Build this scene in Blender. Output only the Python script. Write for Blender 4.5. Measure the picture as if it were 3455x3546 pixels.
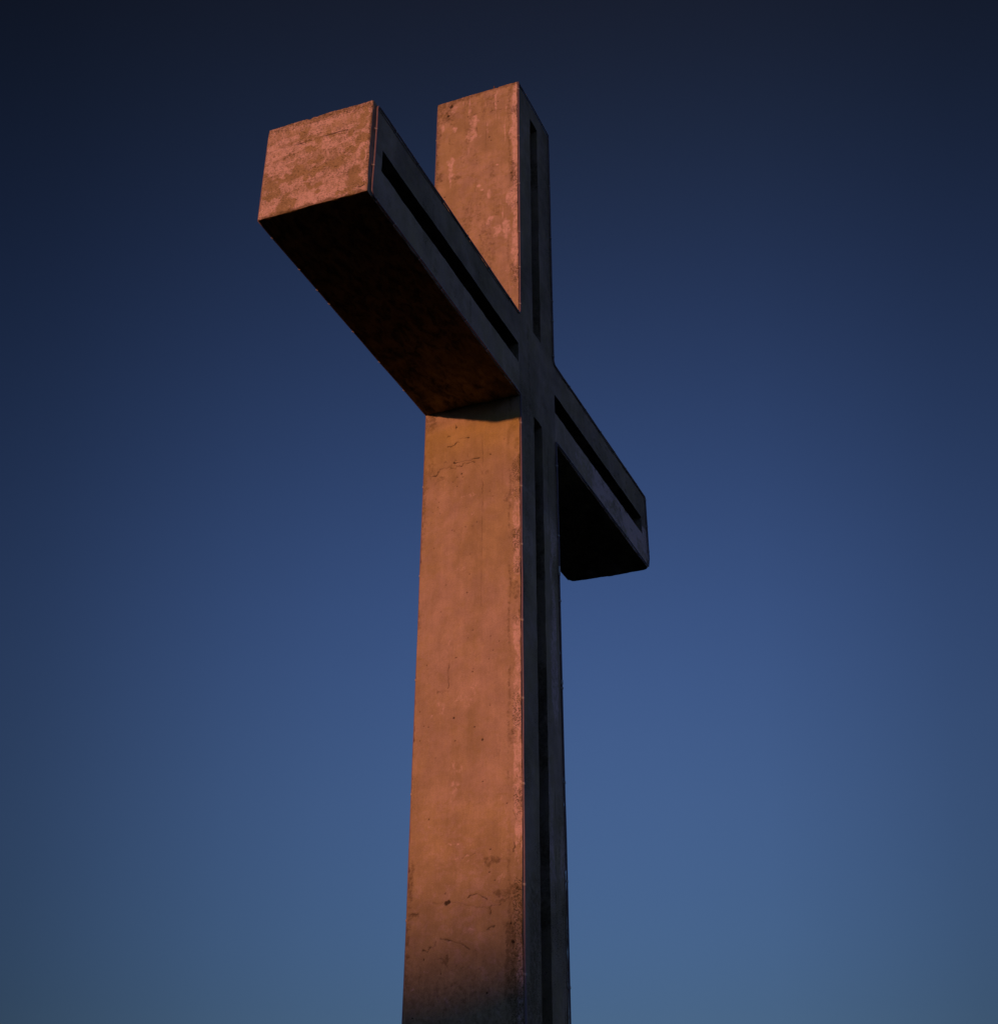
import bpy, math
import numpy as np
from mathutils import Vector, Matrix

S = bpy.context.scene
for o in list(bpy.data.objects):
    bpy.data.objects.remove(o, do_unlink=True)

# ------------------------------------------------------------------ camera
Z0 = 12.554                      # height of the underside of the arms above the ground
CAM = (-16.7421, -7.0556, -10.9537 + Z0)
YAW, PITCH, ROLL = 0.393149, 0.618874, 0.003134
F_PX, PX_W, PX_H, CX, CY = 4819.28, 3455.0, 3546.0, 1727.5, 1121.24
cam = bpy.data.cameras.new('camera')
cam_o = bpy.data.objects.new('camera', cam)
S.collection.objects.link(cam_o)
fw = Vector((math.cos(YAW) * math.cos(PITCH), math.sin(YAW) * math.cos(PITCH), math.sin(PITCH)))
rt = Vector((math.sin(YAW), -math.cos(YAW), 0.0))
up = rt.cross(fw)
rt2 = rt * math.cos(ROLL) + up * math.sin(ROLL)
up2 = -rt * math.sin(ROLL) + up * math.cos(ROLL)
M = Matrix((rt2, up2, -fw)).transposed().to_4x4()
M.translation = Vector(CAM)
cam_o.matrix_world = M
cam.sensor_fit = 'HORIZONTAL'
cam.sensor_width = 36.0
cam.lens = F_PX / PX_W * 36.0
cam.shift_x = (PX_W / 2 - CX) / PX_W
cam.shift_y = (CY - PX_H / 2) / PX_W
cam.clip_start = 0.1
cam.clip_end = 8000
S.camera = cam_o

# ------------------------------------------------------------------ light
SUN_EL, SUN_AZ = math.radians(4.4), math.radians(13.0)     # azimuth: from -X towards +Y
SUN_DIR = Vector((-math.cos(SUN_AZ) * math.cos(SUN_EL), math.sin(SUN_AZ) * math.cos(SUN_EL), math.sin(SUN_EL)))
sun = bpy.data.lights.new('sun', 'SUN')
sun.energy = 2.15
sun.angle = math.radians(0.62)
sun.color = (1.0, 0.368, 0.163)
sun_o = bpy.data.objects.new('sun', sun)
sun_o.rotation_euler = SUN_DIR.to_track_quat('Z', 'Y').to_euler()
sun_o.location = (0, 0, 60)
S.collection.objects.link(sun_o)

w = bpy.data.worlds.new('World')
S.world = w
w.use_nodes = True
nt = w.node_tree
nt.nodes.clear()
out = nt.nodes.new('ShaderNodeOutputWorld')
bg = nt.nodes.new('ShaderNodeBackground')
sky = nt.nodes.new('ShaderNodeTexSky')
sky.sky_type = 'NISHITA'
sky.sun_disc = False
sky.sun_elevation = SUN_EL
sky.sun_rotation = math.atan2(SUN_DIR.x, SUN_DIR.y)
sky.altitude = 300
sky.air_density = 1.0
sky.dust_density = 0.3
sky.ozone_density = 3.0
bg.inputs['Strength'].default_value = 0.1867

geo = nt.nodes.new('ShaderNodeTexCoord')
def vmath(op, a, b=None):
    n_ = nt.nodes.new('ShaderNodeVectorMath'); n_.operation = op
    nt.links.new(a, n_.inputs[0])
    if b is not None: n_.inputs[1].default_value = b
    return n_
def ramp_node(src, lo, hi, stops):
    mr = nt.nodes.new('ShaderNodeMapRange'); nt.links.new(src, mr.inputs[0])
    mr.inputs[1].default_value = lo; mr.inputs[2].default_value = hi
    cr = nt.nodes.new('ShaderNodeValToRGB'); cr.color_ramp.interpolation = 'B_SPLINE' if SMOOTH else 'LINEAR'
    el = cr.color_ramp.elements
    while len(el) < len(stops): el.new(.5)
    for e_, s_ in zip(el, stops): e_.position = (s_[0] - lo) / (hi - lo); e_.color = (*s_[1], 1.0)
    nt.links.new(mr.outputs[0], cr.inputs[0]); return cr.outputs[0]
SMOOTH = False
# sky tint by height above the horizon, and lens vignetting built in across the view
SKY_BY_HEIGHT = [(0.0, (0.7723, 0.7713, 0.8903)), (0.04, (0.672, 0.6721, 0.8143)), (0.08, (0.5717, 0.5729, 0.7383)), (0.12, (0.5314, 0.5258, 0.7123)), (0.16, (0.586, 0.5617, 0.7668)), (0.2, (0.671, 0.6223, 0.8435)), (0.24, (0.7502, 0.6707, 0.9045)), (0.28, (0.825, 0.7134, 0.9575)), (0.32, (0.8677, 0.7355, 0.9912)), (0.36, (0.8815, 0.7392, 1.0091)), (0.4, (0.8725, 0.7254, 1.0)), (0.44, (0.8379, 0.6908, 0.9531)), (0.48, (0.784, 0.6404, 0.8801)), (0.52, (0.7253, 0.5834, 0.7967)), (0.56, (0.6577, 0.5168, 0.699)), (0.6, (0.5914, 0.4499, 0.5961)), (0.64, (0.5308, 0.3869, 0.4894)), (0.68, (0.4752, 0.3261, 0.3861)), (0.72, (0.4259, 0.2655, 0.2936)), (0.76, (0.3852, 0.2137, 0.2174)), (0.8, (0.3607, 0.1863, 0.1758)), (0.84, (0.3523, 0.1814, 0.1677)), (0.88, (0.3546, 0.1916, 0.1818)), (0.92, (0.3622, 0.2093, 0.2071)), (0.96, (0.3698, 0.2269, 0.2324)), (1.0, (0.3721, 0.2371, 0.2465))]
SKY_BY_SIDE = [(-0.9, (0.6286, 0.6286, 0.6286)), (-0.84, (0.5905, 0.5905, 0.5905)), (-0.78, (0.5543, 0.5543, 0.5543)), (-0.72, (0.5171, 0.5171, 0.5171)), (-0.66, (0.4762, 0.4762, 0.4762)), (-0.6, (0.4286, 0.4286, 0.4286)), (-0.54, (0.3597, 0.3597, 0.3597)), (-0.48, (0.286, 0.286, 0.286)), (-0.42, (0.2514, 0.2514, 0.2514)), (-0.36, (0.2711, 0.2711, 0.2711)), (-0.3, (0.3314, 0.3314, 0.3314)), (-0.24, (0.4125, 0.4125, 0.4125)), (-0.18, (0.4879, 0.4879, 0.4879)), (-0.12, (0.5404, 0.5404, 0.5404)), (-0.06, (0.5682, 0.5682, 0.5682)), (0.0, (0.5812, 0.5812, 0.5812)), (0.06, (0.5785, 0.5785, 0.5785)), (0.12, (0.56, 0.56, 0.56)), (0.18, (0.5247, 0.5247, 0.5247)), (0.24, (0.447, 0.447, 0.447)), (0.3, (0.3622, 0.3622, 0.3622)), (0.36, (0.3154, 0.3154, 0.3154)), (0.42, (0.3143, 0.3122, 0.3137)), (0.48, (0.3789, 0.3687, 0.3758)), (0.54, (0.4913, 0.4684, 0.4845)), (0.6, (0.6, 0.56, 0.588)), (0.66, (0.6861, 0.6266, 0.6683)), (0.72, (0.7669, 0.6902, 0.7439)), (0.78, (0.8446, 0.7601, 0.8192)), (0.84, (0.9215, 0.8294, 0.8939)), (0.9, (1.0, 0.9, 0.97))]  # far sides brightened out of view as added fill for the front face
sepz = nt.nodes.new('ShaderNodeSeparateXYZ'); nt.links.new(geo.outputs['Generated'], sepz.inputs[0])
side = vmath('DOT_PRODUCT', geo.outputs['Generated'], (math.sin(YAW), -math.cos(YAW), 0.0))
c1 = ramp_node(sepz.outputs['Z'], 0.0, 1.0, SKY_BY_HEIGHT)
c2 = ramp_node(side.outputs['Value'], -1.0, 1.0, SKY_BY_SIDE)
def mul(a, b):
    n_ = nt.nodes.new('ShaderNodeMix'); n_.data_type = 'RGBA'; n_.blend_type = 'MULTIPLY'; n_.inputs[0].default_value = 1.0
    nt.links.new(a, n_.inputs[6]); nt.links.new(b, n_.inputs[7]); return n_.outputs[2]
nt.links.new(mul(mul(sky.outputs[0], c1), c2), bg.inputs['Color'])

nt.links.new(bg.outputs[0], out.inputs['Surface'])

S.view_settings.view_transform = 'Standard'
S.view_settings.look = 'None'
S.view_settings.exposure = 0.0
S.view_settings.gamma = 1.0
S.view_settings.use_curve_mapping = False
S.render.engine = 'CYCLES'

# ================================================================== numeric helpers
def _hash(ix, iy, iz, seed):
    h = (ix * 374761393 + iy * 668265263 + iz * 2147483647 + seed * 1274126177) & 0xffffffff
    h = ((h ^ (h >> 13)) * 1274126177) & 0xffffffff
    h = ((h ^ (h >> 16)) * 2246822519) & 0xffffffff
    return ((h ^ (h >> 15)) & 0xffffff) / float(0xffffff)

def vnoise(P, scale, seed=0, octaves=1, rough=0.5):
    """value noise 0..1 at points P (n,3); scale is a number or a 3-tuple (per metre)"""
    P = np.asarray(P, dtype=np.float64) * np.asarray(scale, dtype=np.float64)
    tot = np.zeros(len(P)); amp = 1.0; norm = 0.0
    for o in range(octaves):
        Q = P * (2.03 ** o) + 31.7 * o + 1000.0
        I = np.floor(Q).astype(np.int64); f = Q - I; f = f * f * (3 - 2 * f)
        r = 0.0
        for dx in (0, 1):
            wx = f[:, 0] if dx else 1 - f[:, 0]
            for dy in (0, 1):
                wy = f[:, 1] if dy else 1 - f[:, 1]
                for dz in (0, 1):
                    wz = f[:, 2] if dz else 1 - f[:, 2]
                    r = r + wx * wy * wz * _hash(I[:, 0] + dx, I[:, 1] + dy, I[:, 2] + dz, seed + o)
        tot += amp * r; norm += amp; amp *= rough
    return tot / norm

def sstep(a, b, x):
    t = np.clip((x - a) / (b - a), 0, 1)
    return t * t * (3 - 2 * t)

def seg_dist(U, V, pts):
    d = np.full(len(U), 1e9)
    for (x0, y0), (x1, y1) in zip(pts[:-1], pts[1:]):
        dx, dy = x1 - x0, y1 - y0
        L = dx * dx + dy * dy + 1e-12
        t = np.clip(((U - x0) * dx + (V - y0) * dy) / L, 0, 1)
        d = np.minimum(d, np.hypot(U - x0 - t * dx, V - y0 - t * dy))
    return d

def coords(lo, hi, step, fine=0.005, band=0.03, breaks=()):
    """grid lines from lo to hi, finer next to both ends, with given break lines"""
    ks = [lo, lo + fine, lo + 2.2 * fine, lo + band * .6, lo + band]
    n = max(1, int(round((hi - lo - 2 * band) / step)))
    ks += list(np.linspace(lo + band, hi - band, n + 1)[1:])
    ks += [hi - band * .6, hi - 2.2 * fine, hi - fine, hi]
    ks = sorted(ks)
    for b in breaks:
        ks = [k for k in ks if abs(k - b) > step * .45 or k in (lo, hi)]
        ks.append(b)
    return np.array(sorted(set(ks)))

ATTRS = ('grime_shade', 'speck', 'pale', 'crack', 'brown', 'painted_shade', 'ochre')

class Surf:
    """collects grid patches and links them as ONE mesh object"""
    def __init__(self):
        self.v = []; self.f = []; self.a = {k: [] for k in ATTRS}; self.n = 0
    def patch(self, P, nu, nv, flip, attrs=None, keep=None):
        idx = np.arange(nu * nv).reshape(nu, nv) + self.n
        q = np.stack([idx[:-1, :-1], idx[1:, :-1], idx[1:, 1:], idx[:-1, 1:]], -1)
        if keep is not None: q = q[keep]
        q = q.reshape(-1, 4)
        if flip: q = q[:, ::-1]
        self.v.append(P); self.f.append(q); self.n += nu * nv
        for k in ATTRS:
            self.a[k].append(np.zeros(nu * nv) if attrs is None or k not in attrs else np.clip(attrs[k], 0, 1))
    def build(self, name, mat, parent=None):
        V = np.concatenate(self.v).astype(np.float32); F = np.concatenate(self.f).astype(np.int32)
        me = bpy.data.meshes.new(name)
        me.vertices.add(len(V)); me.vertices.foreach_set('co', V.ravel())
        me.loops.add(F.size); me.loops.foreach_set('vertex_index', F.ravel())
        me.polygons.add(len(F)); me.polygons.foreach_set('loop_start', np.arange(0, F.size, 4, dtype=np.int32))
        me.polygons.foreach_set('use_smooth', np.ones(len(F), dtype=bool))
        for k in ATTRS:
            at = me.attributes.new(k, 'FLOAT', 'POINT')
            at.data.foreach_set('value', np.concatenate(self.a[k]).astype(np.float32))
        me.update(calc_edges=True); me.validate()
        me.materials.append(mat)
        return link(name, me, parent)

def link(name, me, parent=None):
    o = bpy.data.objects.new(name, me); S.collection.objects.link(o)
    if parent is not None: o.parent = parent
    return o

def mesh_obj(name, verts, faces, mat, parent=None, smooth=True):
    me = bpy.data.meshes.new(name); me.from_pydata([tuple(v) for v in verts], [], faces)
    if smooth:
        me.polygons.foreach_set('use_smooth', [True] * len(me.polygons))
    me.update(); me.materials.append(mat)
    return link(name, me, parent)

# ================================================================== materials
def new_mat(name):
    m = bpy.data.materials.new(name); m.use_nodes = True
    return m, m.node_tree, m.node_tree.nodes['Principled BSDF']

class N:
    """small helper for wiring nodes"""
    def __init__(self, nt): self.nt = nt
    def node(self, t, **kw):
        n = self.nt.nodes.new(t)
        for k, v in kw.items(): setattr(n, k, v)
        return n
    def put(self, sock, v):
        if hasattr(v, 'is_linked'): self.nt.links.new(v, sock)
        else: sock.default_value = v
    def math(self, op, a, b=0.0, c=0.0, clamp=False):
        n = self.node('ShaderNodeMath', operation=op, use_clamp=clamp)
        self.put(n.inputs[0], a); self.put(n.inputs[1], b); self.put(n.inputs[2], c)
        return n.outputs[0]
    def ramp(self, x, a, b, c=0.0, d=1.0):
        n = self.node('ShaderNodeMapRange', interpolation_type='SMOOTHSTEP')
        for i, v in enumerate((x, a, b, c, d)): self.put(n.inputs[i], v)
        return n.outputs[0]
    def mix(self, f, a, b, mode='MIX'):
        n = self.node('ShaderNodeMix', data_type='RGBA', blend_type=mode)
        self.put(n.inputs[0], f); self.put(n.inputs[6], a); self.put(n.inputs[7], b)
        return n.outputs[2]
    def vec(self, co, s):
        n = self.node('ShaderNodeMapping'); self.put(n.inputs[0], co); n.inputs['Scale'].default_value = s
        return n.outputs[0]
    def noise(self, co, scale, detail=4, rough=.55, dist=0.0):
        n = self.node('ShaderNodeTexNoise'); self.put(n.inputs['Vector'], co)
        n.inputs['Scale'].default_value = scale; n.inputs['Detail'].default_value = detail
        n.inputs['Roughness'].default_value = rough; n.inputs['Distortion'].default_value = dist
        return n.outputs['Fac']
    def attr(self, name):
        return self.node('ShaderNodeAttribute', attribute_name=name).outputs['Fac']

def col(r, g, b): return (r, g, b, 1.0)

def concrete(name='weathered_concrete'):
    m, t, bs = new_mat(name); n = N(t)
    co = n.node('ShaderNodeTexCoord').outputs['Object']
    warm, rosy = col(.440, .345, .220), col(.500, .382, .322)
    big = n.noise(n.vec(co, (1, 1, .55)), 1.7, 9, .62, .4)
    mid = n.noise(co, 6.5, 8, .65, .8)
    frz = n.noise(n.vec(co, (1, .8, 1.3)), 9, 9, .72, .5)
    hue = n.math('ADD', n.math('MULTIPLY', big, .62), n.math('MULTIPLY', mid, .38))
    hue = n.math('SUBTRACT', n.ramp(hue, .37, .63), n.ramp(n.math('ADD', n.attr('brown'), n.math('MULTIPLY', n.math('SUBTRACT', frz, .5), 1.6)), .34, .62), clamp=True)
    c = n.mix(hue, warm, rosy)
    # tonal variation: clouds, vertical run-off streaks, sandy grain
    cloud = n.ramp(n.noise(co, 3.1, 6, .6), .3, .72, .86, 1.10)
    streak = n.ramp(n.noise(n.vec(co, (9, 9, .8)), 1.0, 8, .75, 1.2), .3, .7, .94, 1.05)
    grain = n.ramp(n.noise(co, 85, 3, .7), .25, .75, .86, 1.13)
    k = n.math('MULTIPLY', n.math('MULTIPLY', cloud, streak), grain)
    c = n.mix(1.0, c, k, 'MULTIPLY')
    # pale efflorescence / worn skin
    pn = n.noise(n.vec(co, (1, 1, .7)), 16, 8, .78, .6)
    pf = n.ramp(n.math('ADD', n.attr('pale'), n.math('MULTIPLY', n.math('SUBTRACT', pn, .5), 2.8)), .34, 1.0)
    c = n.mix(n.math('MULTIPLY', pf, .72), c, n.mix(1.0, col(.82, .62, .66), grain, 'MULTIPLY'))
    # soft grime, plus the brown painted over the shaded foot
    gn = n.noise(co, 17, 7, .75, .6)
    gf = n.ramp(n.math('ADD', n.attr('grime_shade'), n.math('MULTIPLY', n.math('SUBTRACT', gn, .5), 2.2)), .28, .95)
    c = n.mix(n.math('MULTIPLY', gf, .78), c, col(.170, .125, .070))
    # dark lichen speckles
    sn = n.noise(co, 56, 6, .8, .3)
    th = n.math('SUBTRACT', .70, n.math('MULTIPLY', n.attr('speck'), .21))
    sf = n.ramp(n.math('SUBTRACT', sn, th), 0.0, .05)
    c = n.mix(n.math('MULTIPLY', sf, .85), c, col(.085, .070, .030))
    c = n.mix(n.math('MULTIPLY', n.attr('ochre'), .85), c, n.mix(1.0, col(.47, .375, .12), k, 'MULTIPLY'))
    # air holes
    vo = n.node('ShaderNodeTexVoronoi'); n.put(vo.inputs['Vector'], co); vo.inputs['Scale'].default_value = 11.0
    size = n.math('MULTIPLY', n.node('ShaderNodeSeparateColor').outputs[0], 1.0)
    sep = size.node.inputs[0].links[0].from_node; n.put(sep.inputs[0], vo.outputs['Color'])
    hole = n.ramp(n.math('SUBTRACT', vo.outputs['Distance'], n.math('MULTIPLY', n.ramp(size, .80, 1.0), .10)), -.02, .015, 1.0, 0.0)
    hole = n.math('MULTIPLY', hole, n.ramp(size, .80, .84))
    c = n.mix(n.math('MULTIPLY', hole, .7), c, col(.07, .05, .035))
    ck = n.ramp(n.attr('crack'), .10, 1.0)
    c = n.mix(n.math('MULTIPLY', ck, .85), c, col(.022, .016, .010))
    n.put(bs.inputs['Base Color'], c)
    c = n.mix(n.math('MULTIPLY', n.attr('painted_shade'), n.ramp(n.noise(n.vec(co, (1, 2.2, 1)), 4.0, 8, .7, .6), .36, .62, 1.0, .72)), c, col(.012, .011, .007))  # painted shade: near-black mixed over undersides, grooves and front
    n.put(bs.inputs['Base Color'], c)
    bs.inputs['Roughness'].default_value = .92
    bs.inputs['Specular IOR Level'].default_value = .18
    h = n.math('ADD', n.math('MULTIPLY', n.noise(co, 60, 6, .7), .6), n.math('MULTIPLY', sf, -.35))
    h = n.math('ADD', h, n.math('MULTIPLY', pf, -.25))
    h = n.math('SUBTRACT', h, n.math('MULTIPLY', hole, .6))
    bp = n.node('ShaderNodeBump'); bp.inputs['Strength'].default_value = .55; bp.inputs['Distance'].default_value = .008
    n.put(bp.inputs['Height'], h); n.put(bs.inputs['Normal'], bp.outputs[0])
    return m

def plain(name, c, rough=.6, metal=0.0, var=.15, scale=30):
    m, t, bs = new_mat(name); n = N(t)
    co = n.node('ShaderNodeTexCoord').outputs['Object']
    f = n.ramp(n.noise(co, scale, 5, .6), .3, .7, 1 - var, 1 + var)
    n.put(bs.inputs['Base Color'], n.mix(1.0, col(*c), f, 'MULTIPLY'))
    bs.inputs['Roughness'].default_value = rough; bs.inputs['Metallic'].default_value = metal
    return m

M_CON = concrete()
M_CABLE = plain('grey_plastic_tube', (.23, .17, .21), .45, 0, .12, 20)
M_CLIP = plain('galvanised_clip', (.46, .43, .42), .5, .3, .2, 80)
M_TAPE = plain('pale_tape', (.72, .76, .8), .5, 0, .08, 60)
M_RUST = plain('rusty_steel', (.20, .11, .07), .8, .2, .3, 60)

# ================================================================== dimensions (metres, relative to the underside of the arms)
HW, HD = 0.75820, 0.75            # half width (x) and half depth (y) of the shaft
AT = 1.51201                      # arm height
TOP = 6.43522                     # top of the shaft
L1, L2 = 4.92673, 4.84095         # arm lengths
G0, G1 = 0.38314, 0.60964         # groove position across the member
MEND, MTOP = 0.33414, 0.35193     # groove margins at the arm ends and at the top
BOT = -Z0 + 0.60                  # shaft rises from the plinth
GD = 0.26                         # groove depth
XN, XF = -HW - L1, HW + L2

# weathering seen on the lit faces, as (y, z) on the face in metres
CRACKS = [(0.6,[(0.413,-0.474),(0.392,-0.455),(0.348,-0.442)]),(0.9,[(0.2,-0.529),(0.142,-0.535),(0.07,-0.535),(0.038,-0.535)]),(1,[(0.38,-0.62),(0.366,-0.611),(0.329,-0.631),(0.278,-0.62),(0.264,-0.6),(0.199,-0.58)]),(1.3,[(0.264,-0.922),(0.063,-0.918),(-0.122,-0.91)]),(1,[(0.599,-1.061),(0.556,-1.056),(0.514,-1.009),(0.486,-0.974),(0.45,-0.973),(0.422,-0.961),(0.385,-0.966)]),(1,[(0.356,-0.972),(0.277,-0.995),(0.233,-1.039),(0.222,-0.985),(0.155,-0.991),(0.105,-0.961),(0.048,-0.958),(0.013,-0.951),(-0.023,-0.948),(-0.059,-0.974)]),(0.7,[(0.065,-0.811),(0.05,-0.863),(0.028,-0.887)]),(0.7,[(0.482,-1.106),(0.454,-1.107)]),(0.7,[(0.271,-1.232),(0.258,-1.183),(0.208,-1.163)]),(0.8,[(0.431,-0.868),(0.403,-0.859),(0.373,-0.896)]),(0.8,[(0.249,-0.282),(0.255,-0.343)]),(0.7,[(0.265,-0.859),(0.236,-0.88),(0.193,-0.867)]),(0.7,[(0.405,-6.944),(0.314,-6.945),(0.249,-6.951),(0.183,-6.949),(0.085,-6.96),(0.02,-6.97),(-0.021,-6.98)]),(1.3,[(-0.041,-6.919),(-0.076,-6.891),(-0.14,-6.882),(-0.197,-6.887),(-0.23,-6.91),(-0.286,-6.933),(-0.294,-6.952)]),(0.6,[(-0.021,-6.994),(-0.158,-7.02),(-0.335,-7.039)]),(1.1,[(-0.34,-7.039),(-0.359,-7.023),(-0.422,-7.018),(-0.462,-7.018)]),(1,[(-0.34,-7.042),(-0.348,-7.085),(-0.345,-7.126)]),(1,[(0.534,-7.45),(0.46,-7.469),(0.429,-7.431),(0.381,-7.414),(0.342,-7.375)]),(1,[(0.303,-7.337),(0.246,-7.352),(0.173,-7.367),(0.108,-7.389),(0.044,-7.405),(-0.005,-7.435),(-0.077,-7.484)]),(1,[(0.038,-6.445),(-0.002,-6.412),(-0.052,-6.42),(-0.093,-6.439),(-0.15,-6.412)]),(1,[(-0.647,-6.345),(-0.655,-6.403),(-0.631,-6.444)]),(0.9,[(-0.289,-7.293),(-0.337,-7.274),(-0.392,-7.24)]),(0.7,[(0.665,-7.827),(0.659,-7.761),(0.649,-7.626),(0.655,-7.558)]),(0.8,[(0.624,-7.843),(0.593,-7.812)]),(1,[(0.707,-7.04),(0.583,-7.047)]),(0.6,[(-0.606,-6.799),(-0.613,-6.87),(-0.589,-6.98),(-0.613,-7.12),(-0.596,-7.311)]),(1.2,[(0.569,6.146),(0.518,6.215),(0.485,6.291),(0.469,6.329)]),(0.9,[(-0.26,5.907),(-0.362,5.912),(-0.447,5.898)]),(0.7,[(-0.379,5.859),(-0.438,5.845)]),(0.8,[(0.573,5.995),(0.531,6.023)]),(0.7,[(-0.0,5.637),(-0.009,5.338)]),(0.7,[(0.282,-3.962),(0.272,-4.297)]),(0.4,[(-0.17,6.135),(-0.178,4.66),(-0.173,3.367)]),(0.35,[(0.281,5.653),(0.276,4.55)]),(0.4,[(-0.176,-0.302),(-0.18,-0.99)]),(0.6,[(-0.172,-0.513),(-0.181,-1.675)]),(0.45,[(-0.177,-1.674),(-0.179,-2.542),(-0.18,-3.21)]),(0.4,[(-0.162,-7.013),(-0.167,-8.275)]),(0.3,[(0.258,-0.57),(0.266,-1.468)])]
PITS = [(0.152,-1.116,0.012),(0.126,-1.173,0.006),(0.286,-1.226,0.006),(0.215,-1.31,0.007),(0.025,-1.354,0.004),(0.492,-1.506,0.006),(0.511,-1.586,0.007),(0.587,-1.651,0.004),(0.465,-1.693,0.004),(0.541,-1.442,0.004),(0.602,-1.828,0.004),(0.073,-1.977,0.006),(-0.036,-1.988,0.004),(0.277,-1.984,0.006),(0.246,-2.004,0.006),(-0.1,-1.932,0.006),(0.544,-2.22,0.007),(0.064,-1.676,0.004),(-0.299,-0.894,0.009),(-0.336,-1.572,0.004),(-0.289,-1.483,0.004),(-0.002,-2.711,0.007),(0.346,-2.812,0.005),(0.025,-2.98,0.007),(-0.001,-2.411,0.004),(-0.511,-0.684,0.006),(0.271,-0.91,0.014),(0.055,-0.539,0.012),(0.027,-2.981,0.008),(0.412,-3.202,0.006),(-0.06,-3.534,0.009),(0.005,-3.635,0.006),(0.176,-3.887,0.008),(-0.296,-3.972,0.006),(-0.078,-4.071,0.006),(-0.064,-4.112,0.008),(0.184,-4.691,0.013),(-0.101,-4.851,0.009),(-0.213,-5.028,0.016),(0.163,-4.995,0.007),(0.543,-4.769,0.008),(0.611,-4.746,0.006),(0.673,-4.548,0.008),(0.658,-4.939,0.006),(-0.352,-3.864,0.006),(-0.316,-3.661,0.006),(-0.442,-3.75,0.005),(-0.319,-4.592,0.004),(0.428,-5.183,0.004),(0.592,-3.928,0.006),(0.232,-6.952,0.023),(0.197,-6.941,0.02),(-0.303,-7.966,0.012),(-0.339,-6.384,0.01),(-0.324,-6.648,0.008),(-0.397,-6.745,0.008),(0.506,-7.552,0.01),(0.626,-8.173,0.01),(0.498,-5.944,0.009),(-0.224,-5.557,0.007),(-0.55,-5.864,0.007),(0.243,-6.84,0.008),(-0.604,-7.243,0.011),(-0.627,-7.448,0.019),(0.283,-7.719,0.008),(0.489,6.292,0.031),(0.541,6.092,0.022),(-0.239,5.319,0.013),(-0.273,5.234,0.01),(-0.636,4.385,0.016),(-0.395,6.095,0.011),(0.166,5.933,0.011),(0.559,4.232,0.012),(-0.677,4.591,0.012),(-0.087,3.223,0.009),(0.252,-0.313,0.013),(-0.292,-0.887,0.009)]
PALE = [(0.2,-6.282,0.1,0.03,1),(0.083,-6.279,0.033,0.015,1),(-0.066,-6.301,0.033,0.021,1),(0.129,-6.451,0.042,0.012,1),(-0.019,-6.432,0.05,0.02,1),(0.012,-6.516,0.041,0.017,1),(-0.053,-6.498,0.033,0.017,1),(0.068,-6.609,0.04,0.017,1),(0.197,-6.749,0.02,0.02,1),(0.099,-6.707,0.013,0.011,1),(0.494,-6.043,0.026,0.018,1),(-0.066,-7.29,0.08,0.016,1),(0.164,-7.385,0.032,0.016,1),(-0.005,-7.445,0.024,0.016,1),(0.469,-7.686,0.052,0.027,1),(0.203,-8.055,0.066,0.05,1),(-0.124,-7.944,0.025,0.044,1),(-0.084,-7.677,0.022,0.016,1),(0.654,-7.875,0.042,0.016,1),(0.183,-5.58,0.086,0.124,1),(0.215,-5.669,0.051,0.093,1),(0.022,-5.995,0.067,0.018,1),(-0.202,-6.649,0.023,0.029,1),(-0.705,-7.346,0.028,0.024,1),(-0.478,-6.702,0.064,0.085,1),(0.044,5.781,0.103,0.172,1),(0.091,5.5,0.119,0.191,1),(0.469,4.921,0.06,0.186,1),(0.638,5.824,0.038,0.087,1),(-0.059,4.278,0.049,0.044,1),(-0.109,4.182,0.033,0.032,1),(-0.682,5.88,0.04,0.064,1),(-0.389,3.224,0.063,0.15,1),(-0.546,3.213,0.094,0.224,1),(-0.24,4.041,0.049,0.118,1),(-0.359,4.643,0.056,0.02,1),(0.448,6.189,0.053,0.088,1),(0.419,5.702,0.069,0.065,1),(0.462,4.673,0.051,0.082,1),(-0.663,5.273,0.066,0.166,1),(-0.611,3.881,0.08,0.232,1),(-0.244,3.459,0.08,0.114,1),(-0.705,3.504,0.047,0.563,1),(0.446,-1.136,0.043,0.06,0.8),(0.067,-1.494,0.169,0.044,0.8),(0.156,-2.618,0.164,0.055,0.8),(-0.035,-1.746,0.084,0.029,0.8),(-0.628,-1.578,0.082,0.172,0.8),(-0.698,-1.303,0.041,0.174,0.8),(-0.672,-1.002,0.042,0.119,0.8),(-0.347,-3.121,0.016,0.033,0.8),(0.043,-4.472,0.194,0.099,0.8),(0.374,-4.497,0.121,0.057,0.8),(-0.104,-4.322,0.06,0.1,0.8),(0.144,-5.325,0.132,0.08,0.8),(0.272,-3.757,0.046,0.133,0.8),(-0.67,-3.859,0.052,0.217,0.8),(0.064,-3.34,0.047,0.061,0.8),(-0.359,-3.121,0.031,0.038,0.8),(-0.671,-3.609,0.045,0.177,0.8),(-0.164,-4.288,0.09,0.086,0.8),(0.355,-4.612,0.166,0.07,0.8)]
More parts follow.
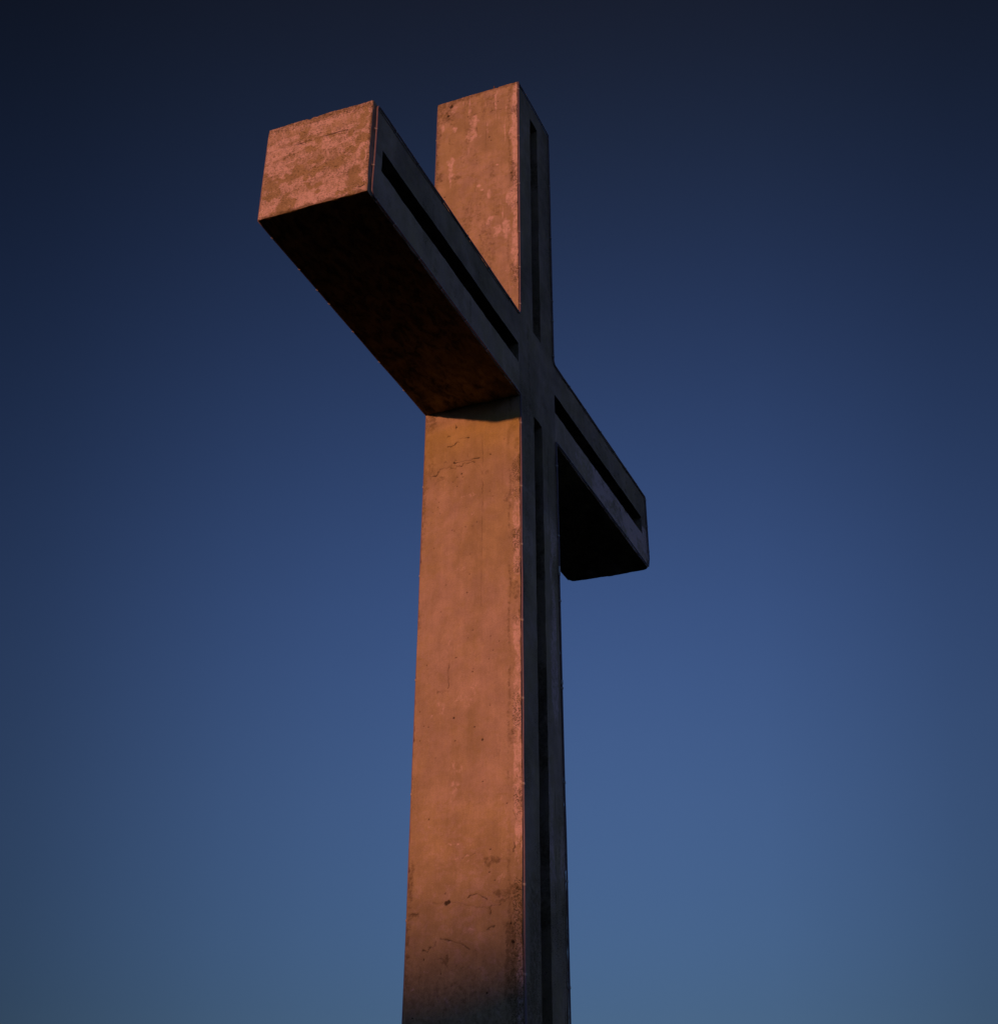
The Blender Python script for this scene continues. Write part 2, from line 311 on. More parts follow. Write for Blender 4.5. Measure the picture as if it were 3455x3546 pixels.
DARK = [(0.695,6.302,0.124,0.244,1),(0.418,6.398,0.158,0.111,1),(0.174,6.373,0.139,0.067,1),(0.714,5.743,0.052,0.173,1),(0.584,6.064,0.123,0.132,1),(-0.102,6.446,0.104,0.055,1),(0.029,5.926,0.086,0.043,1),(-0.66,4.456,0.065,0.317,1),(0.377,4.604,0.101,0.051,1),(0.664,4.68,0.068,0.123,1),(0.665,-0.187,0.09,0.221,1),(-0.66,-0.46,0.071,0.138,1),(-0.701,-0.804,0.056,0.179,1),(0.67,-0.478,0.089,0.387,0.8),(0.654,-0.941,0.073,0.242,0.8),(0.495,-1.155,0.087,0.06,0.8),(0.306,-0.963,0.087,0.06,0.8),(-0.573,-1.639,0.055,0.072,0.8),(-0.245,-1.178,0.035,0.044,0.8),(-0.712,-1.379,0.041,0.087,0.8),(-0.676,-3.033,0.065,0.196,0.8),(-0.689,-3.085,0.046,0.167,0.8),(0.348,-4.329,0.091,0.043,0.8),(-0.65,-5.048,0.072,0.161,0.8),(-0.364,-6.505,0.13,0.086,1),(-0.627,-7.515,0.077,0.265,1),(-0.587,-7.844,0.092,0.323,1),(0.232,-7.574,0.064,0.095,1),(-0.648,-8.042,0.091,0.255,1),(0.641,-7.045,0.099,0.028,1),(-0.589,-7.31,0.094,0.081,1),(0.705,-6.711,0.051,0.288,1),(-0.653,-6.845,0.095,0.056,1),(-0.494,-6.888,0.159,0.056,1),(-0.558,-6.977,0.158,0.028,1)]
END_BROWN = [(0.418,0.125,0.118,0.12),(0.499,0.049,0.079,0.06),(0.002,0.564,0.157,0.077),(-0.177,0.549,0.13,0.061),(-0.542,0.366,0.101,0.12),(-0.475,0.777,0.103,0.062),(-0.475,0.096,0.113,0.074),(-0.602,0.214,0.075,0.089),(0.214,0.636,0.093,0.062),(-0.3,0.581,0.232,0.043),(0.489,0.547,0.2,0.054),(-0.129,1.114,0.251,0.035),(0.131,1.128,0.107,0.026),(-0.489,1.109,0.078,0.063),(-0.66,0.818,0.058,0.062),(0.574,0.381,0.147,0.062),(-0.07,0.317,0.078,0.076),(-0.056,0.771,0.079,0.062),(0.019,0.751,0.066,0.047),(-0.631,1.26,0.065,0.191),(-0.662,0.607,0.032,0.092),(0.336,0.572,0.08,0.093),(0.07,0.334,0.052,0.091),(0.061,0.934,0.106,0.048),(0.266,0.134,0.039,0.075),(-0.34,0.082,0.025,0.03),(-0.068,0.201,0.039,0.03),(-0.603,0.93,0.077,0.094),(0.221,1.254,0.081,0.049),(0.483,-0.101,0.079,0.03)]
END_PALE = [(-0.563,0.596,0.077,0.046),(-0.597,0.644,0.032,0.077),(-0.187,0.133,0.191,0.06),(-0.301,0.417,0.167,0.038),(-0.633,0.858,0.039,0.078),(-0.687,0.598,0.032,0.122),(0.064,1.245,0.161,0.049),(0.506,0.226,0.04,0.061),(-0.478,0.731,0.019,0.019),(-0.652,1.144,0.039,0.048),(-0.671,0.104,0.075,0.044),(0.204,0.012,0.104,0.037)]
END_GRIME = [(0.578,1.381,0.207,0.131),(0.295,1.47,0.218,0.099),(-0.163,1.495,0.174,0.098),(-0.464,1.463,0.171,0.097),(0.609,1.297,0.055,0.082),(0.001,1.428,0.135,0.049),(0.667,0.743,0.054,0.063),(0.674,0.459,0.081,0.108),(0.495,1.1,0.204,0.097),(0.269,0.281,0.039,0.046),(-0.152,0.844,0.157,0.063),(0.744,1.313,0.056,0.164),(-0.476,1.285,0.118,0.096),(-0.745,0.094,0.037,0.088),(0.668,0.073,0.08,0.06)]


def wobble(P):
    """small unevenness of the cast faces; depends on position only, so faces meet"""
    A = np.stack([vnoise(P, 1.1, 11), vnoise(P, 1.1, 12), vnoise(P, 1.1, 13)], 1) - .5
    B = np.stack([vnoise(P, 7.0, 14), vnoise(P, 7.0, 15), vnoise(P, 7.0, 16)], 1) - .5
    C = np.stack([vnoise(P, 34.0, 17), vnoise(P, 34.0, 18), vnoise(P, 34.0, 19)], 1) - .5
    return A * .010 + B * .008 + C * .005

def edge_radius(P):
    """rounding of the arrises: mostly crisp, worn and chipped in places"""
    n1 = vnoise(P, 2.3, 31, 2); n2 = vnoise(P, 13.0, 32, 2)
    return .007 + .020 * sstep(.50, .85, n1) + .034 * sstep(.60, .84, n2)

def box_round(P, lo, hi, r):
    r = r[:, None]
    Q = np.clip(P, np.array(lo) + r, np.array(hi) - r)
    d = P - Q; L = np.linalg.norm(d, axis=1, keepdims=True)
    return np.where(L > 1e-9, Q + d / np.maximum(L, 1e-9) * np.minimum(r, L), P)

def finish(P, lo, hi, r):
    return box_round(P, lo, hi, r) + wobble(P)

def grid(axis, value, a, b):
    """points of a face: axis fixed at value, the other two axes run over a and b"""
    A, B = np.meshgrid(a, b, indexing='ij'); A = A.ravel(); B = B.ravel(); K = np.full(len(A), float(value))
    return np.stack({'x': (K, A, B), 'y': (A, K, B), 'z': (A, B, K)}[axis], 1)

def blobs(U, V, L, P, seed, warp=.16):
    """soft-edged blotches with ragged outlines"""
    out_ = np.zeros(len(U))
    wu = U + (vnoise(P, 9, seed, 5, .65) - .5) * warp; wv = V + (vnoise(P, 9, seed + 5, 5, .65) - .5) * warp * 1.2
    for b in L:
        amp = b[4] if len(b) > 4 else 1.0
        ru, rv = max(b[2], .015), max(b[3], .015)
        q = np.hypot((wu - b[0]) / ru, (wv - b[1]) / rv) if ru > .05 else np.hypot((U - b[0]) / ru, (V - b[1]) / rv)
        out_ = np.maximum(out_, amp * (1 - sstep(.55, 1.35, q)))
    return out_

def lit_attrs(P):
    """weathering of the long west side of the shaft, with shade tinted into its foot"""
    y, z = P[:, 1], P[:, 2]
    er, el = y + HD, HD - y
    crack = np.zeros(len(P))
    for s, pts in CRACKS:
        lo = min(p[1] for p in pts) - .05; hi = max(p[1] for p in pts) + .05
        m = (z > lo) & (z < hi)
        if not m.any(): continue
        j = (vnoise(P[m], 26, 41, 2) - .5) * (.045 if s > .5 else .006)
        d = seg_dist(y[m] + j, z[m] + j, pts)
        wd = .0065 + .0020 * s
        crack[m] = np.maximum(crack[m], np.clip(s, 0, 1) * (1 - sstep(wd * .3, wd * 1.9, d)) * (.60 + .55 * sstep(.3, .7, vnoise(P[m], 11, 42))) * (.88 if s > .5 else 1.0) * (.78 if max(p[1] for p in pts) < -4 else 1.0))
    for (py, pz, pr) in PITS:
        d = np.hypot(y - py, z - pz)
        crack = np.maximum(crack, 1 - sstep(pr * .8, max(pr * 1.5, .013), d))
    n_strip = vnoise(P, (1, 1, 1.7), 51, 3); wd = .05 + .13 * n_strip
    pale = (1 - sstep(wd * .7, wd * 1.15, er)) * sstep(.24, .46, vnoise(P, (1, 1, .9), 52, 2)) * np.where(z > AT, .85, .70)
    pale = np.maximum(pale, blobs(y, z, PALE, P, 61) * np.where(z > AT, .78, .52))
    strk = sstep(.50, .74, vnoise(P, (1, 15, 1.3), 63, 4, .65))
    pale = np.maximum(pale, strk * np.where(z > AT, .80 * sstep(.42, .60, vnoise(P, (1, 1.6, .9), 64, 3)), .28 * sstep(.50, .66, vnoise(P, (1, 1.4, .7), 65, 3))))
    grime_shade = blobs(y, z, DARK, P, 71) * .70
    grime_shade = np.maximum(grime_shade, sstep(-6.9, -8.1, z) * .50)  # brown laid over the foot to warm and deepen its shade
    grime_shade = np.maximum(grime_shade, (1 - sstep(.02, .13, el)) * sstep(.28, .55, vnoise(P, (1, 1, 1.6), 54, 3)) * .62)
    grime_shade = np.maximum(grime_shade, (1 - sstep(.01, .06, er)) * sstep(.5, .75, vnoise(P, (1, 1, 3.0), 55, 3)) * .7)
    # inner fringe of the pale strip is stained
    grime_shade = np.maximum(grime_shade, np.exp(-((er - wd * 1.35) / .035) ** 2) * .60 * sstep(.34, .55, vnoise(P, (1, 1, 1.3), 56, 2)))
    grime_shade = np.maximum(grime_shade, (z > AT) * (.14 + .34 * sstep(.42, .62, vnoise(P, (1, 7, 1.1), 66, 4))))
    grime_shade = np.maximum(grime_shade, sstep(TOP - .14, TOP, z + (vnoise(P, 8, 57, 2) - .5) * .15) * .75)
    speck = (1 - sstep(.09, .19, er)) * sstep(.38, .66, vnoise(P, (1, 1, 2.6), 58, 3))
    speck = np.maximum(speck, (1 - sstep(.03, .13, el)) * sstep(.5, .72, vnoise(P, (1, 1, 2.0), 59, 2)) * .8)
    speck = np.maximum(speck, (1 - sstep(.1, .4, er)) * sstep(-6.6, -7.6, z) * .9)
    brown = sstep(.52, .72, vnoise(P, (1, 1.2, .5), 60, 3)) * .35
    ochre = sstep(-1.5, -.30, z + (vnoise(P, 3, 62, 2) - .5) * .6) * (z < 0) * sstep(-.12, -.42, z) * .75  # ochre stops short of the strip where the arm's shadow falls
    brown = np.maximum(brown, sstep(-4.6, -6.4, z) * .48)
    brown = np.maximum(brown, .38 * sstep(1.6, 3.0, z))
    sh = -np.clip(crack, 0, 1) * .010 - pale * .0015
    return dict(grime_shade=grime_shade, speck=speck, pale=pale, crack=crack, brown=brown, ochre=ochre), sh

def end_attrs(P):
    """weathering of the square west end of the near arm"""
    y, z = P[:, 1], P[:, 2]
    brown = blobs(y, z, END_BROWN, P, 81, .34)
    pale = np.maximum(blobs(y, z, END_PALE, P, 82), .52)
    pale = np.maximum(pale, .80 * sstep(.8, .15, z))
    pale = np.maximum(pale, .85 * sstep(.45, .62, vnoise(P, (1, 1.6, 6.5), 89, 4))) * (1 - .9 * brown)
    speck = np.maximum(blobs(y, z, END_GRIME, P, 83, .4) * .75, sstep(AT - .42, AT - .05, z) * .95)
    speck = np.maximum(speck, .52 + .55 * vnoise(P, (1, 3, 7), 84, 3))
    speck = np.maximum(speck, (1 - sstep(.02, .09, y + HD)) * .95)
    grime_shade = np.maximum(sstep(AT - .26, AT, z + (vnoise(P, 7, 85, 3) - .5) * .3) * .55, (1 - sstep(.0, .085, z + (vnoise(P, 16, 86, 2) - .5) * .07)) * 1.0)
    grime_shade = np.maximum(grime_shade, (1 - sstep(.0, .05, y + HD)) * .6)
    crack = np.zeros(len(P))
    for zl, a, y0, y1 in ((1.107, .9, -.42, .76), (.545, .34, -.72, .68), (.33, .30, -.5, .1)):
        zz = zl + (vnoise(P, (0, 7, 0), 87) - .5) * .02
        crack = np.maximum(crack, a * (1 - sstep(.004, .016, np.abs(z - zz))) * (y > y0) * (y < y1) * (.5 + .5 * sstep(.25, .5, vnoise(P, (0, 5, 0), 88))))
    crack = np.maximum(crack, (1 - sstep(.004, .012, seg_dist(y, z, [(-.62, .10), (-.66, .095), (-.71, .11)]))))
    board = np.floor(z / .278)
    sh = (np.sin(board * 12.9898) * .002) - crack * .006 - pale * .001
    return dict(grime_shade=grime_shade, speck=speck, pale=pale, crack=crack, brown=brown * 1.1), sh

def front_attrs(P, arm=0):
    """north face and its rims: fine streaks, a chalky patch low on the far arm, painted shade"""
    x, z = P[:, 0], P[:, 2]
    pale = np.zeros(len(P)); grime_shade = sstep(.60, .82, vnoise(P, (2.2, 1, .8) if not arm else (.8, 1, 2.2), 91, 4)) * .45
    if arm == 1:
        pale = sstep(2.0, 2.9, x) * (z < AT * .5) * (.55 + .6 * sstep(.35, .60, vnoise(P, (2.6, 1, 6.0), 92, 4)))
        pale = np.maximum(pale, sstep(.95, 1.4, x) * sstep(2.9, 2.2, x) * (z < AT * .5) * sstep(.5, .7, vnoise(P, (1.5, 1, 5), 93, 3)) * .6)
        grime_shade = np.maximum(grime_shade, sstep(.66, .8, vnoise(P, (5, 1, 9), 94, 2)) * (x > 2.4) * .7)
    if arm == 0:
        pale = np.maximum(pale, sstep(-1.0, -1.9, z) * sstep(-7.2, -6.0, z) * (x > .15) * sstep(.34, .60, vnoise(P, (4, 1, .8), 95, 3)) * .75)
        grime_shade = np.maximum(grime_shade, sstep(-5.8, -7.0, z) * sstep(.4, .6, vnoise(P, (3, 1, .9), 96, 3)) * .7)
    crack = np.zeros(len(P))
    if arm == 0:
        xl = .42 + (vnoise(P, (0, 0, 1.5), 97) - .5) * .06 + .02 * z / 5
        crack = .8 * (1 - sstep(.003, .012, np.abs(x - xl))) * (z < -.2) * sstep(.38, .6, vnoise(P, (0, 0, .8), 98))
        xl = .55 + (vnoise(P, (0, 0, 2.5), 99) - .5) * .12
        crack = np.maximum(crack, .7 * (1 - sstep(.003, .011, np.abs(x - xl))) * (z < -.2) * sstep(.5, .7, vnoise(P, (0, 0, 1.1), 100)))
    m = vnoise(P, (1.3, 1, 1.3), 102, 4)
    painted_shade = .40 * sstep(.25, .65, m)  # shade painted into the front, heavier on upper rims and round the crossing
    if arm: painted_shade = np.where(z > AT * .5, .16 + painted_shade * .7, painted_shade * .25)
    else: painted_shade = np.where(z > -1.4, .20 + painted_shade * .6, painted_shade * .45)
    painted_shade *= 1 - .9 * pale
    # arrises rubbed pale
    ed = np.minimum.reduce([np.abs(x + HW), np.abs(x - HW)]) if not arm else np.minimum(z, AT - z)
    pale = np.maximum(pale, (1 - sstep(.0, .03, ed)) * sstep(.4, .62, vnoise(P, 1.8, 103, 3)) * .8)
    run = sstep(.55, .75, vnoise(P, (5.5, 1, .5), 104, 4))
    grime_shade = np.maximum(grime_shade, run * .5)
    return dict(grime_shade=grime_shade, pale=pale, crack=crack, painted_shade=painted_shade, speck=.35 + .55 * sstep(.45, .75, m)), -crack * .006

def soffit_attrs(P):  # undersides carry painted shade, patchily thinner towards the shaft on the near arm
    return dict(grime_shade=sstep(.45, .7, vnoise(P, (1.2, 2.5, 1), 111, 4)) * .75, pale=sstep(.58, .75, vnoise(P, (1.5, 4, 1), 112, 3)) * .8,
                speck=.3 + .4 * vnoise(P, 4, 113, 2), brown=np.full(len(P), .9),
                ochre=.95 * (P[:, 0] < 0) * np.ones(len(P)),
                painted_shade=np.where(P[:, 0] > 0, .80 - .25 * sstep(.55, .7, vnoise(P, (1.6, 4.5, 1), 115, 4)), (.99 - .18 * sstep(-3.4, -.8, P[:, 0]) * sstep(.40, .60, vnoise(P, (1.6, 4.5, 1), 114, 4))))), np.zeros(len(P))

def side_attrs(P):
    return dict(grime_shade=sstep(.5, .75, vnoise(P, 1.6, 121, 3)) * .5, speck=vnoise(P, 3, 122, 2) * .4), np.zeros(len(P))

def add_face(sf, axis, value, a, b, flip, lo, hi, rfun, afun, keep=None):
    P = grid(axis, value, a, b)
    at, sh = afun(P)
    Q = finish(P, lo, hi, rfun(P))
    k = 'xyz'.index(axis); Q[:, k] += sh * (1 if value > (lo[k] + hi[k]) / 2 else -1)
    sf.patch(Q, len(a), len(b), flip, at, keep)

def hole_keep(a, b, rects):
    ca = (a[:-1] + a[1:]) / 2; cb = (b[:-1] + b[1:]) / 2
    A, B = np.meshgrid(ca, cb, indexing='ij'); k = np.ones(A.shape, bool)
    for (a0, a1, b0, b1) in rects: k &= ~((A > a0) & (A < a1) & (B > b0) & (B < b1))
    return k

# ================================================================== the cross
root = bpy.data.objects.new('concrete_cross', None)
S.collection.objects.link(root)
root.empty_display_size = 1.0
root['label'] = 'tall weathered concrete cross with grooved front, one side lit orange'
root['category'] = 'cross'

# ---- shaft
slo, shi = (-HW, -HD, BOT), (HW, HD, TOP)
def r_shaft(P):
    z = P[:, 2]; r = edge_radius(P)
    k = sstep(-.02, -.10, z) + sstep(AT + .02, AT + .10, z)
    return .0015 + (r - .0015) * np.clip(k, 0, 1)
gx0, gx1 = -HW + 2 * HW * (1 - G1), HW - 2 * HW * G0
GROOVES_S = [(gx0, gx1, BOT + .35, -.012), (gx0, gx1, AT + .012, TOP - MTOP)]
sf = Surf()
yl = coords(-HD, HD, .0125)
zd = coords(BOT, TOP, .0125, breaks=(0, AT))
zd = zd[(zd > -9.4)]; zlow = coords(BOT, zd[0], .06)[:-1]
zd = np.concatenate([[BOT], zlow[1:], zd])
add_face(sf, 'x', -HW, yl, zd, True, slo, shi, r_shaft, lit_attrs)
xs = coords(-HW, HW, .02, breaks=(gx0, gx1)); zs = coords(BOT, TOP, .025, breaks=[g for q in GROOVES_S for g in q[2:]] + [0, AT])
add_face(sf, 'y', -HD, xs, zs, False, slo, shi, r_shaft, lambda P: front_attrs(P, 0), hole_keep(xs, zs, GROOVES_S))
xc = coords(-HW, HW, .06); zc = coords(BOT, TOP, .06); yc = coords(-HD, HD, .06)
add_face(sf, 'y', HD, xc, zc, True, slo, shi, r_shaft, side_attrs)
add_face(sf, 'x', HW, yc, zc, False, slo, shi, r_shaft, side_attrs)
add_face(sf, 'z', TOP, xc, yc, False, slo, shi, r_shaft, side_attrs)
shaft = sf.build('shaft', M_CON, root)

def groove(parent, x0, x1, z0, z1, shade_amt=.35):  # shade is painted inside the recess, strongest in the arms
    """the recess behind an opening in the front face: four walls and a back"""
    g = Surf(); yb = -HD + GD
    xa = coords(x0, x1, .03); za = coords(z0, z1, .03); ya = np.linspace(-HD, yb, 9)
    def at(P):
        return dict(grime_shade=sstep(.35, .7, vnoise(P, 2.0, 131, 4)) * .9, speck=np.full(len(P), .6), painted_shade=shade_amt * (.6 + .6 * sstep(.3, .6, vnoise(P, (3, 3, 1.4), 132, 3)))), np.zeros(len(P))
    def put(axis, val, a, b, flip):
        P = grid(axis, val, a, b); aa, _ = at(P)
        if axis == 'x' and shade_amt > .5: aa['painted_shade'] = aa['painted_shade'] * .15  # less painted shade on the arm grooves' end walls
        g.patch(P + wobble(P), len(a), len(b), flip, aa)
    put('x', x0, ya, za, False); put('x', x1, ya, za, True)
    put('z', z0, xa, ya, False); put('z', z1, xa, ya, True)
    put('y', yb, xa, za, False)
    return g.build('recess', M_CON, parent)
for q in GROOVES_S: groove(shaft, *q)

# ---- the two arms
def make_arm(x_in, x_out):
    s = 1 if x_out > x_in else -1
    lo = (min(x_in, x_out), -HD, 0.0); hi = (max(x_in, x_out), HD, AT)
    # extend the rounding box past the joint so nothing is rounded where arm and shaft meet
    blo = (lo[0] - (1 if s > 0 else 0), lo[1], lo[2]); bhi = (hi[0] + (0 if s > 0 else 1), hi[1], hi[2])
    def r(P):
        k = sstep(.01, .12, np.abs(P[:, 0] - x_in))
        rr = .0015 + (edge_radius(P) - .0015) * k
        if s > 0:                                    # the far end has lost its lower corners
            e = sstep(.22, .02, x_out - P[:, 0]) * sstep(.45, .0, P[:, 2])
            rr = np.maximum(rr, e * (.085 + .03 * (P[:, 1] > 0)))
        return rr
    a = Surf()
    if s < 0: gx = (x_out + MEND, x_in - .012)
    else: gx = (x_in + .012, x_out - MEND)
    G = (gx[0], gx[1], AT * G0, AT * G1)
    xx = coords(lo[0], hi[0], .02, breaks=G[:2]); zz = coords(0, AT, .02, breaks=G[2:])
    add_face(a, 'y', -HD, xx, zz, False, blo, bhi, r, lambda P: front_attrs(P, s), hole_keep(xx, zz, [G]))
    xk = coords(lo[0], hi[0], .03); yk = coords(-HD, HD, .025); zk = coords(0, AT, .03)
    add_face(a, 'y', HD, xk, zk, True, blo, bhi, r, side_attrs)
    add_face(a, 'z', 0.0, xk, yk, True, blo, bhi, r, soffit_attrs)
    add_face(a, 'z', AT, xk, yk, False, blo, bhi, r, side_attrs)
    ye = coords(-HD, HD, .0125 if s < 0 else .02); ze = coords(0, AT, .0125 if s < 0 else .02)
    add_face(a, 'x', x_out, ye, ze, s < 0, blo, bhi, r, end_attrs if s < 0 else side_attrs)
    arm = a.build('arm', M_CON, root)
    groove(arm, *G, shade_amt=.9)
    return arm
near_arm = make_arm(-HW, XN)
far_arm = make_arm(HW, XF)

# ---- thin tube clipped round the outline of the front and back faces
def tube(name, pts, r, mat, parent, seg=8, step=.12, wob=.004, seed=0, taut=()):
    P = [Vector(p) for p in pts]; line = []
    for a, b in zip(P[:-1], P[1:]):
        k = max(1, int((b - a).length / step))
        line += [a.lerp(b, i / k) for i in range(k)]
    line.append(P[-1])
    A = np.array([tuple(p) for p in line])
    A += (np.stack([vnoise(A, 1.7, seed + i) for i in range(3)], 1) - .5) * 2 * wob
    V = []; Fc = []
    for i in range(len(A)):
        d = Vector(A[min(i + 1, len(A) - 1)] - A[max(i - 1, 0)]).normalized()
        u = d.cross(Vector((0, 1, 0))); u = u.normalized() if u.length > .1 else Vector((1, 0, 0)); v = d.cross(u)
        for j in range(seg):
            t = 2 * math.pi * j / seg
            V.append(tuple(Vector(A[i]) + u * math.cos(t) * r + v * math.sin(t) * r))
    for i in range(len(A) - 1):
        for j in range(seg):
            k = (j + 1) % seg
            Fc.append((i * seg + j, i * seg + k, (i + 1) * seg + k, (i + 1) * seg + j))
    Fc.append(tuple(range(seg))[::-1]); Fc.append(tuple((len(A) - 1) * seg + j for j in range(seg)))
    return mesh_obj(name, V, Fc, mat, parent)

def arc(cx, cz, r, a0, a1, y, n=5):
    return [(cx + r * math.cos(math.radians(a0 + (a1 - a0) * i / n)), y, cz + r * math.sin(math.radians(a0 + (a1 - a0) * i / n))) for i in range(n + 1)]

TR = .0125
yF = -HD - .021
e, eb, ei = .012, .024, .052                     # how far the tube runs inside the edge of the face
ZB = BOT + .1
front_path = ([(-HW + e, yF, ZB)] + [(-HW + e, yF, -.03), (-HW + e - .01, yF, eb)] +
    [(XN + .16, yF, eb)] + arc(XN + .155, .095, .07, 270, 180, yF - .004)[1:] + [(XN + .082, yF - .012, .6), (XN + .080, yF - .012, 1.1)] +
    arc(XN + .145, AT - .095, .062, 180, 90, yF - .004) + [(-HW + .0, yF, AT - .033), (-HW + e, yF, AT + .03)] +
    [(-HW + e, yF, TOP - e), (HW - ei, yF, TOP - e), (HW - ei, yF, AT + .0), (HW + .0, yF, AT - ei)] +
    [(XF - .09, yF, AT - ei), (XF - .06, yF, AT - .10), (XF - .06, yF, .20), (XF - .13, yF, eb)] +
    [(HW - .01, yF, eb), (HW - ei + .02, yF, -.04), (HW - ei + .02, yF, ZB)])
conduit = tube('conduit', front_path, TR, M_CABLE, root, seed=201)
yB = HD + .009
back_path = ([(-HW + .03, yB, ZB), (-HW + .03, yB, .02), (XN + .03, yB, .02), (XN + .03, yB, AT - .03), (-HW + .03, yB, AT - .03), (-HW + .03, yB, TOP - .03),
    (HW - .03, yB, TOP - .03), (HW - .03, yB, AT - .03), (XF - .14, yB, AT - .03), (XF - .14, yB, .03), (HW - e, yB, .012), (HW - e, yB, ZB)])
conduit_b = tube('conduit', back_path, TR, M_CABLE, root, seed=211)

def clip_mesh():
    """saddle clip for a tube running along z: half ring with two screwed tabs"""
    V = []; Fc = []
    R0, R1, L = TR + .001, TR + .005, .013
    n = 8
    prof = [(-.034, .009), (-R1, .009)] + [(-R1 * math.cos(math.pi * i / n), -R1 * math.sin(math.pi * i / n)) for i in range(n + 1)] + [(R1, .009), (.034, .009)]
    inner = [(-.034, .012), (-R0, .012)] + [(-R0 * math.cos(math.pi * i / n), -R0 * math.sin(math.pi * i / n)) for i in range(n + 1)] + [(R0, .012), (.034, .012)]
    k = len(prof)
    for (pr, zz) in ((prof, -L), (inner, -L), (prof, L), (inner, L)):
        V += [(x, y, zz) for x, y in pr]
    for i in range(k - 1):
        Fc += [(i, i + 1, 2 * k + i + 1, 2 * k + i), (k + i + 1, k + i, 3 * k + i, 3 * k + i + 1),
               (i + 1, i, k + i, k + i + 1), (2 * k + i, 2 * k + i + 1, 3 * k + i + 1, 3 * k + i)]
    Fc += [(0, 2 * k, 3 * k, k), (k - 1, 2 * k - 1, 4 * k - 1, 3 * k - 1)]
    for sx in (-.025, .025):                      # screw heads
        b = len(V)
        for yy, rr in ((.010, .0055), (.004, .0045)):
            V += [(sx + rr * math.cos(i * math.pi / 3), yy, rr * math.sin(i * math.pi / 3)) for i in range(6)]
        for i in range(6): Fc.append((b + i, b + (i + 1) % 6, b + 6 + (i + 1) % 6, b + 6 + i))
        Fc.append(tuple(b + 6 + i for i in range(6)))
    me = bpy.data.meshes.new('clip'); me.from_pydata(V, [], Fc); me.update(); me.materials.append(M_CLIP)
    return me
CLIP = clip_mesh()
def clip(parent, x, y, z, along, back=False):
    o = bpy.data.objects.new('clip', CLIP); S.collection.objects.link(o); o.parent = parent
    o.location = (x, y, z)
    o.rotation_euler = (0, math.pi / 2 if along == 'x' else 0, math.pi if back else 0)
    return o
CLZ = [6.251, 5.155, 4.10, 3.08, 2.37, 1.659, -.473, -1.505, -2.404, -3.504, -4.563, -5.646, -6.826, -7.802, -8.9, -10.0, -11.1]
for z in CLZ: clip(conduit, -HW + e, yF, z, 'z')
CRZ = [5.21, 4.044, 2.703, 2.294, 1.60, -.406, -1.587, -2.62, -3.915, -5.209, -6.463, -7.7, -8.9, -10.0, -11.1]
for z in CRZ: clip(conduit, HW - (ei if z > AT else ei - .02), yF, z, 'z')
for x in (-5.074, -4.397, -3.58, -2.77, -1.96, -1.146): clip(conduit, x, yF, AT - .033, 'x')
for x in (-5.45, -4.968, -4.229, -3.535, -2.762, -2.015, -1.135): clip(conduit, x, yF, eb, 'x')
for x in (1.441, 2.22, 3.001, 3.74, 4.379, 4.991): clip(conduit, x, yF, AT - ei, 'x')
for x in (1.392, 2.168, 3.078, 4.197, 4.948): clip(conduit, x, yF, eb, 'x')
for x in (-.4, .4): clip(conduit, x, yF, TOP - e, 'x')
for z in (1.05, .45): clip(conduit, XN + .081, yF - .010, z, 'z')
for z in (1.40, .85, .35): clip(conduit, XF - .06, yF, z, 'z')
for x in (-5.3, -4.608, -4.128, -3.795, -3.1, -2.3, -1.5): clip(conduit_b, x, yB, .02, 'x', True)
for z in (5.6, 4.3, 3.1, -1.2, -2.6, -4.1, -5.6, -7.1, -8.6): clip(conduit_b, -HW + .03, yB, z, 'z', True)
for x in (1.4, 2.6, 3.8, 5.0): clip(conduit_b, x, yB, .02, 'x', True)

def band(z0, z1, x):
    """strip of pale tape wound round the tube"""
    V = []; n = 10; r = TR + .003
    for z in (z0, z1):
        V += [(x + r * math.cos(2 * math.pi * i / n) * (1.15 if i % 3 else 1), yF + r * math.sin(2 * math.pi * i / n), z) for i in range(n)]
    Fc = [(i, (i + 1) % n, n + (i + 1) % n, n + i) for i in range(n)] + [tuple(range(n))[::-1], tuple(range(n, 2 * n))]
    return mesh_obj('tape', V, Fc, M_TAPE, conduit)
band(-2.22, -2.08, HW - ei + .02); band(-3.86, -3.80, HW - ei + .02)

# short steel stub standing on the top edge
V = []; n = 10
for zz, rr in ((TOP - .02, .016), (TOP + .012, .016), (TOP + .012, .011), (TOP + .085, .011)):
    V += [(-HW + .035 + rr * math.cos(2 * math.pi * i / n), -.308 + rr * math.sin(2 * math.pi * i / n), zz) for i in range(n)]
Fc = [(k * n + i, k * n + (i + 1) % n, (k + 1) * n + (i + 1) % n, (k + 1) * n + i) for k in range(3) for i in range(n)] + [tuple(3 * n + i for i in range(n))]
mesh_obj('steel_stub', V, Fc, M_RUST, root)

# stepped plinth under the shaft
def plinth():
    V = []; Fc = []
    for (h0, h1, s) in ((-Z0 - .3, -Z0 + .30, 2.6), (-Z0 + .30, BOT, 1.75)):
        b = len(V); c = .03
        for z, q in ((h0, s), (h1 - c, s), (h1, s - c)):
            V += [(-q, -q, z), (q, -q, z), (q, q, z), (-q, q, z)]
        for k in range(2):
            for i in range(4):
                j = (i + 1) % 4
                Fc.append((b + 4 * k + i, b + 4 * k + j, b + 4 * k + 4 + j, b + 4 * k + 4 + i))
        Fc.append((b + 8, b + 9, b + 10, b + 11))
    return mesh_obj('plinth', V, Fc, M_CON, root, smooth=False)
plinth()
root.location = (0, 0, Z0)

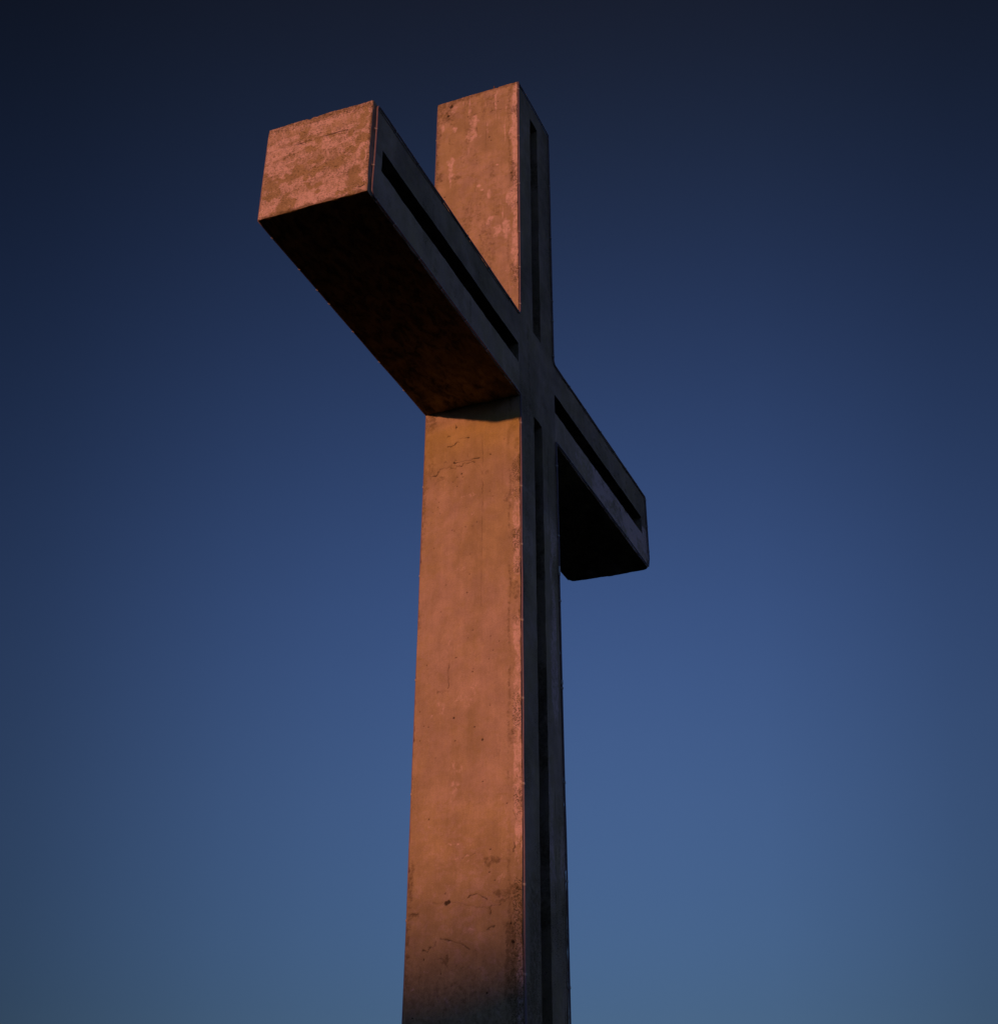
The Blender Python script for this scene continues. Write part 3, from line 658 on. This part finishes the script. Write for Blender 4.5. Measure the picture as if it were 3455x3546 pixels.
# ================================================================== setting
def grass_mat():
    m, t, bs = new_mat('dry_grass'); n = N(t)
    co = n.node('ShaderNodeTexCoord').outputs['Object']
    f = n.ramp(n.noise(co, .35, 9, .65), .35, .65)
    c = n.mix(f, col(.045, .050, .022), col(.085, .075, .038))
    c = n.mix(1.0, c, n.ramp(n.noise(co, 9, 6, .7), .25, .75, .6, 1.35), 'MULTIPLY')
    n.put(bs.inputs['Base Color'], c); bs.inputs['Roughness'].default_value = .95
    bs.inputs['Specular IOR Level'].default_value = .1
    bp = n.node('ShaderNodeBump'); bp.inputs['Strength'].default_value = .8; bp.inputs['Distance'].default_value = .08
    n.put(bp.inputs['Height'], n.noise(co, 14, 6, .7)); n.put(bs.inputs['Normal'], bp.outputs[0])
    return m
M_GRASS = grass_mat()

def sheet(name, xs_, ys_, hf, mat):
    A, B = np.meshgrid(xs_, ys_, indexing='ij'); P = np.stack([A.ravel(), B.ravel(), np.zeros(A.size)], 1)
    P[:, 2] = hf(P)
    i = np.arange(A.size).reshape(A.shape)
    q = np.stack([i[:-1, :-1], i[1:, :-1], i[1:, 1:], i[:-1, 1:]], -1).reshape(-1, 4)
    o = mesh_obj(name, P, [tuple(int(k) for k in r_) for r_ in q], mat)
    o['kind'] = 'structure'
    return o
def spread(lim, n_):
    t = np.linspace(-1, 1, n_); return np.sign(t) * np.abs(t) ** 3.2 * lim
def ground_h(P):
    d = np.hypot(P[:, 0], P[:, 1])
    return (vnoise(P, .05, 301, 3) - .5) * 1.2 * sstep(6, 60, d) + (vnoise(P, 1.1, 302, 2) - .5) * .05 * sstep(2.5, 5, d) - 16 * sstep(60, 900, d) - 25 * sstep(900, 3000, d)
sheet('ground', spread(3500, 141), spread(3500, 141), ground_h, M_GRASS)

# the ridge towards the sunset: its crest takes the last light off the foot of the cross
SLOPE = 0.05
def hill_h(P):
    x, y = P[:, 0], P[:, 1]
    dy = y - 43.5
    crest = 22.97 - 5 * np.tanh(SLOPE * dy / 5) + (vnoise(P, .02, 311, 3) - .5) * 8 * sstep(12, 60, np.abs(dy))
    d = np.abs(x + 190)
    crest = crest + (vnoise(P * np.array([0, 1, 0]), 1.1, 313, 2) - .5) * .5 * (np.abs(dy) < 16)
    prof = 1 / (1 + (d / 45.0) ** 2.4)
    fade = sstep(520, 260, np.abs(dy))
    return crest * prof * fade - 3 + (vnoise(P, .15, 312, 3) - .5) * 1.6 * sstep(.0, 1, prof) * sstep(3, 20, d)
sheet('hills', np.concatenate([np.linspace(-520, -215, 34), np.linspace(-210, -170, 21), np.linspace(-160, -60, 16)]),
      np.concatenate([np.linspace(-520, 20, 60), np.linspace(27, 60, 100), np.linspace(70, 600, 60)]), hill_h, M_GRASS)
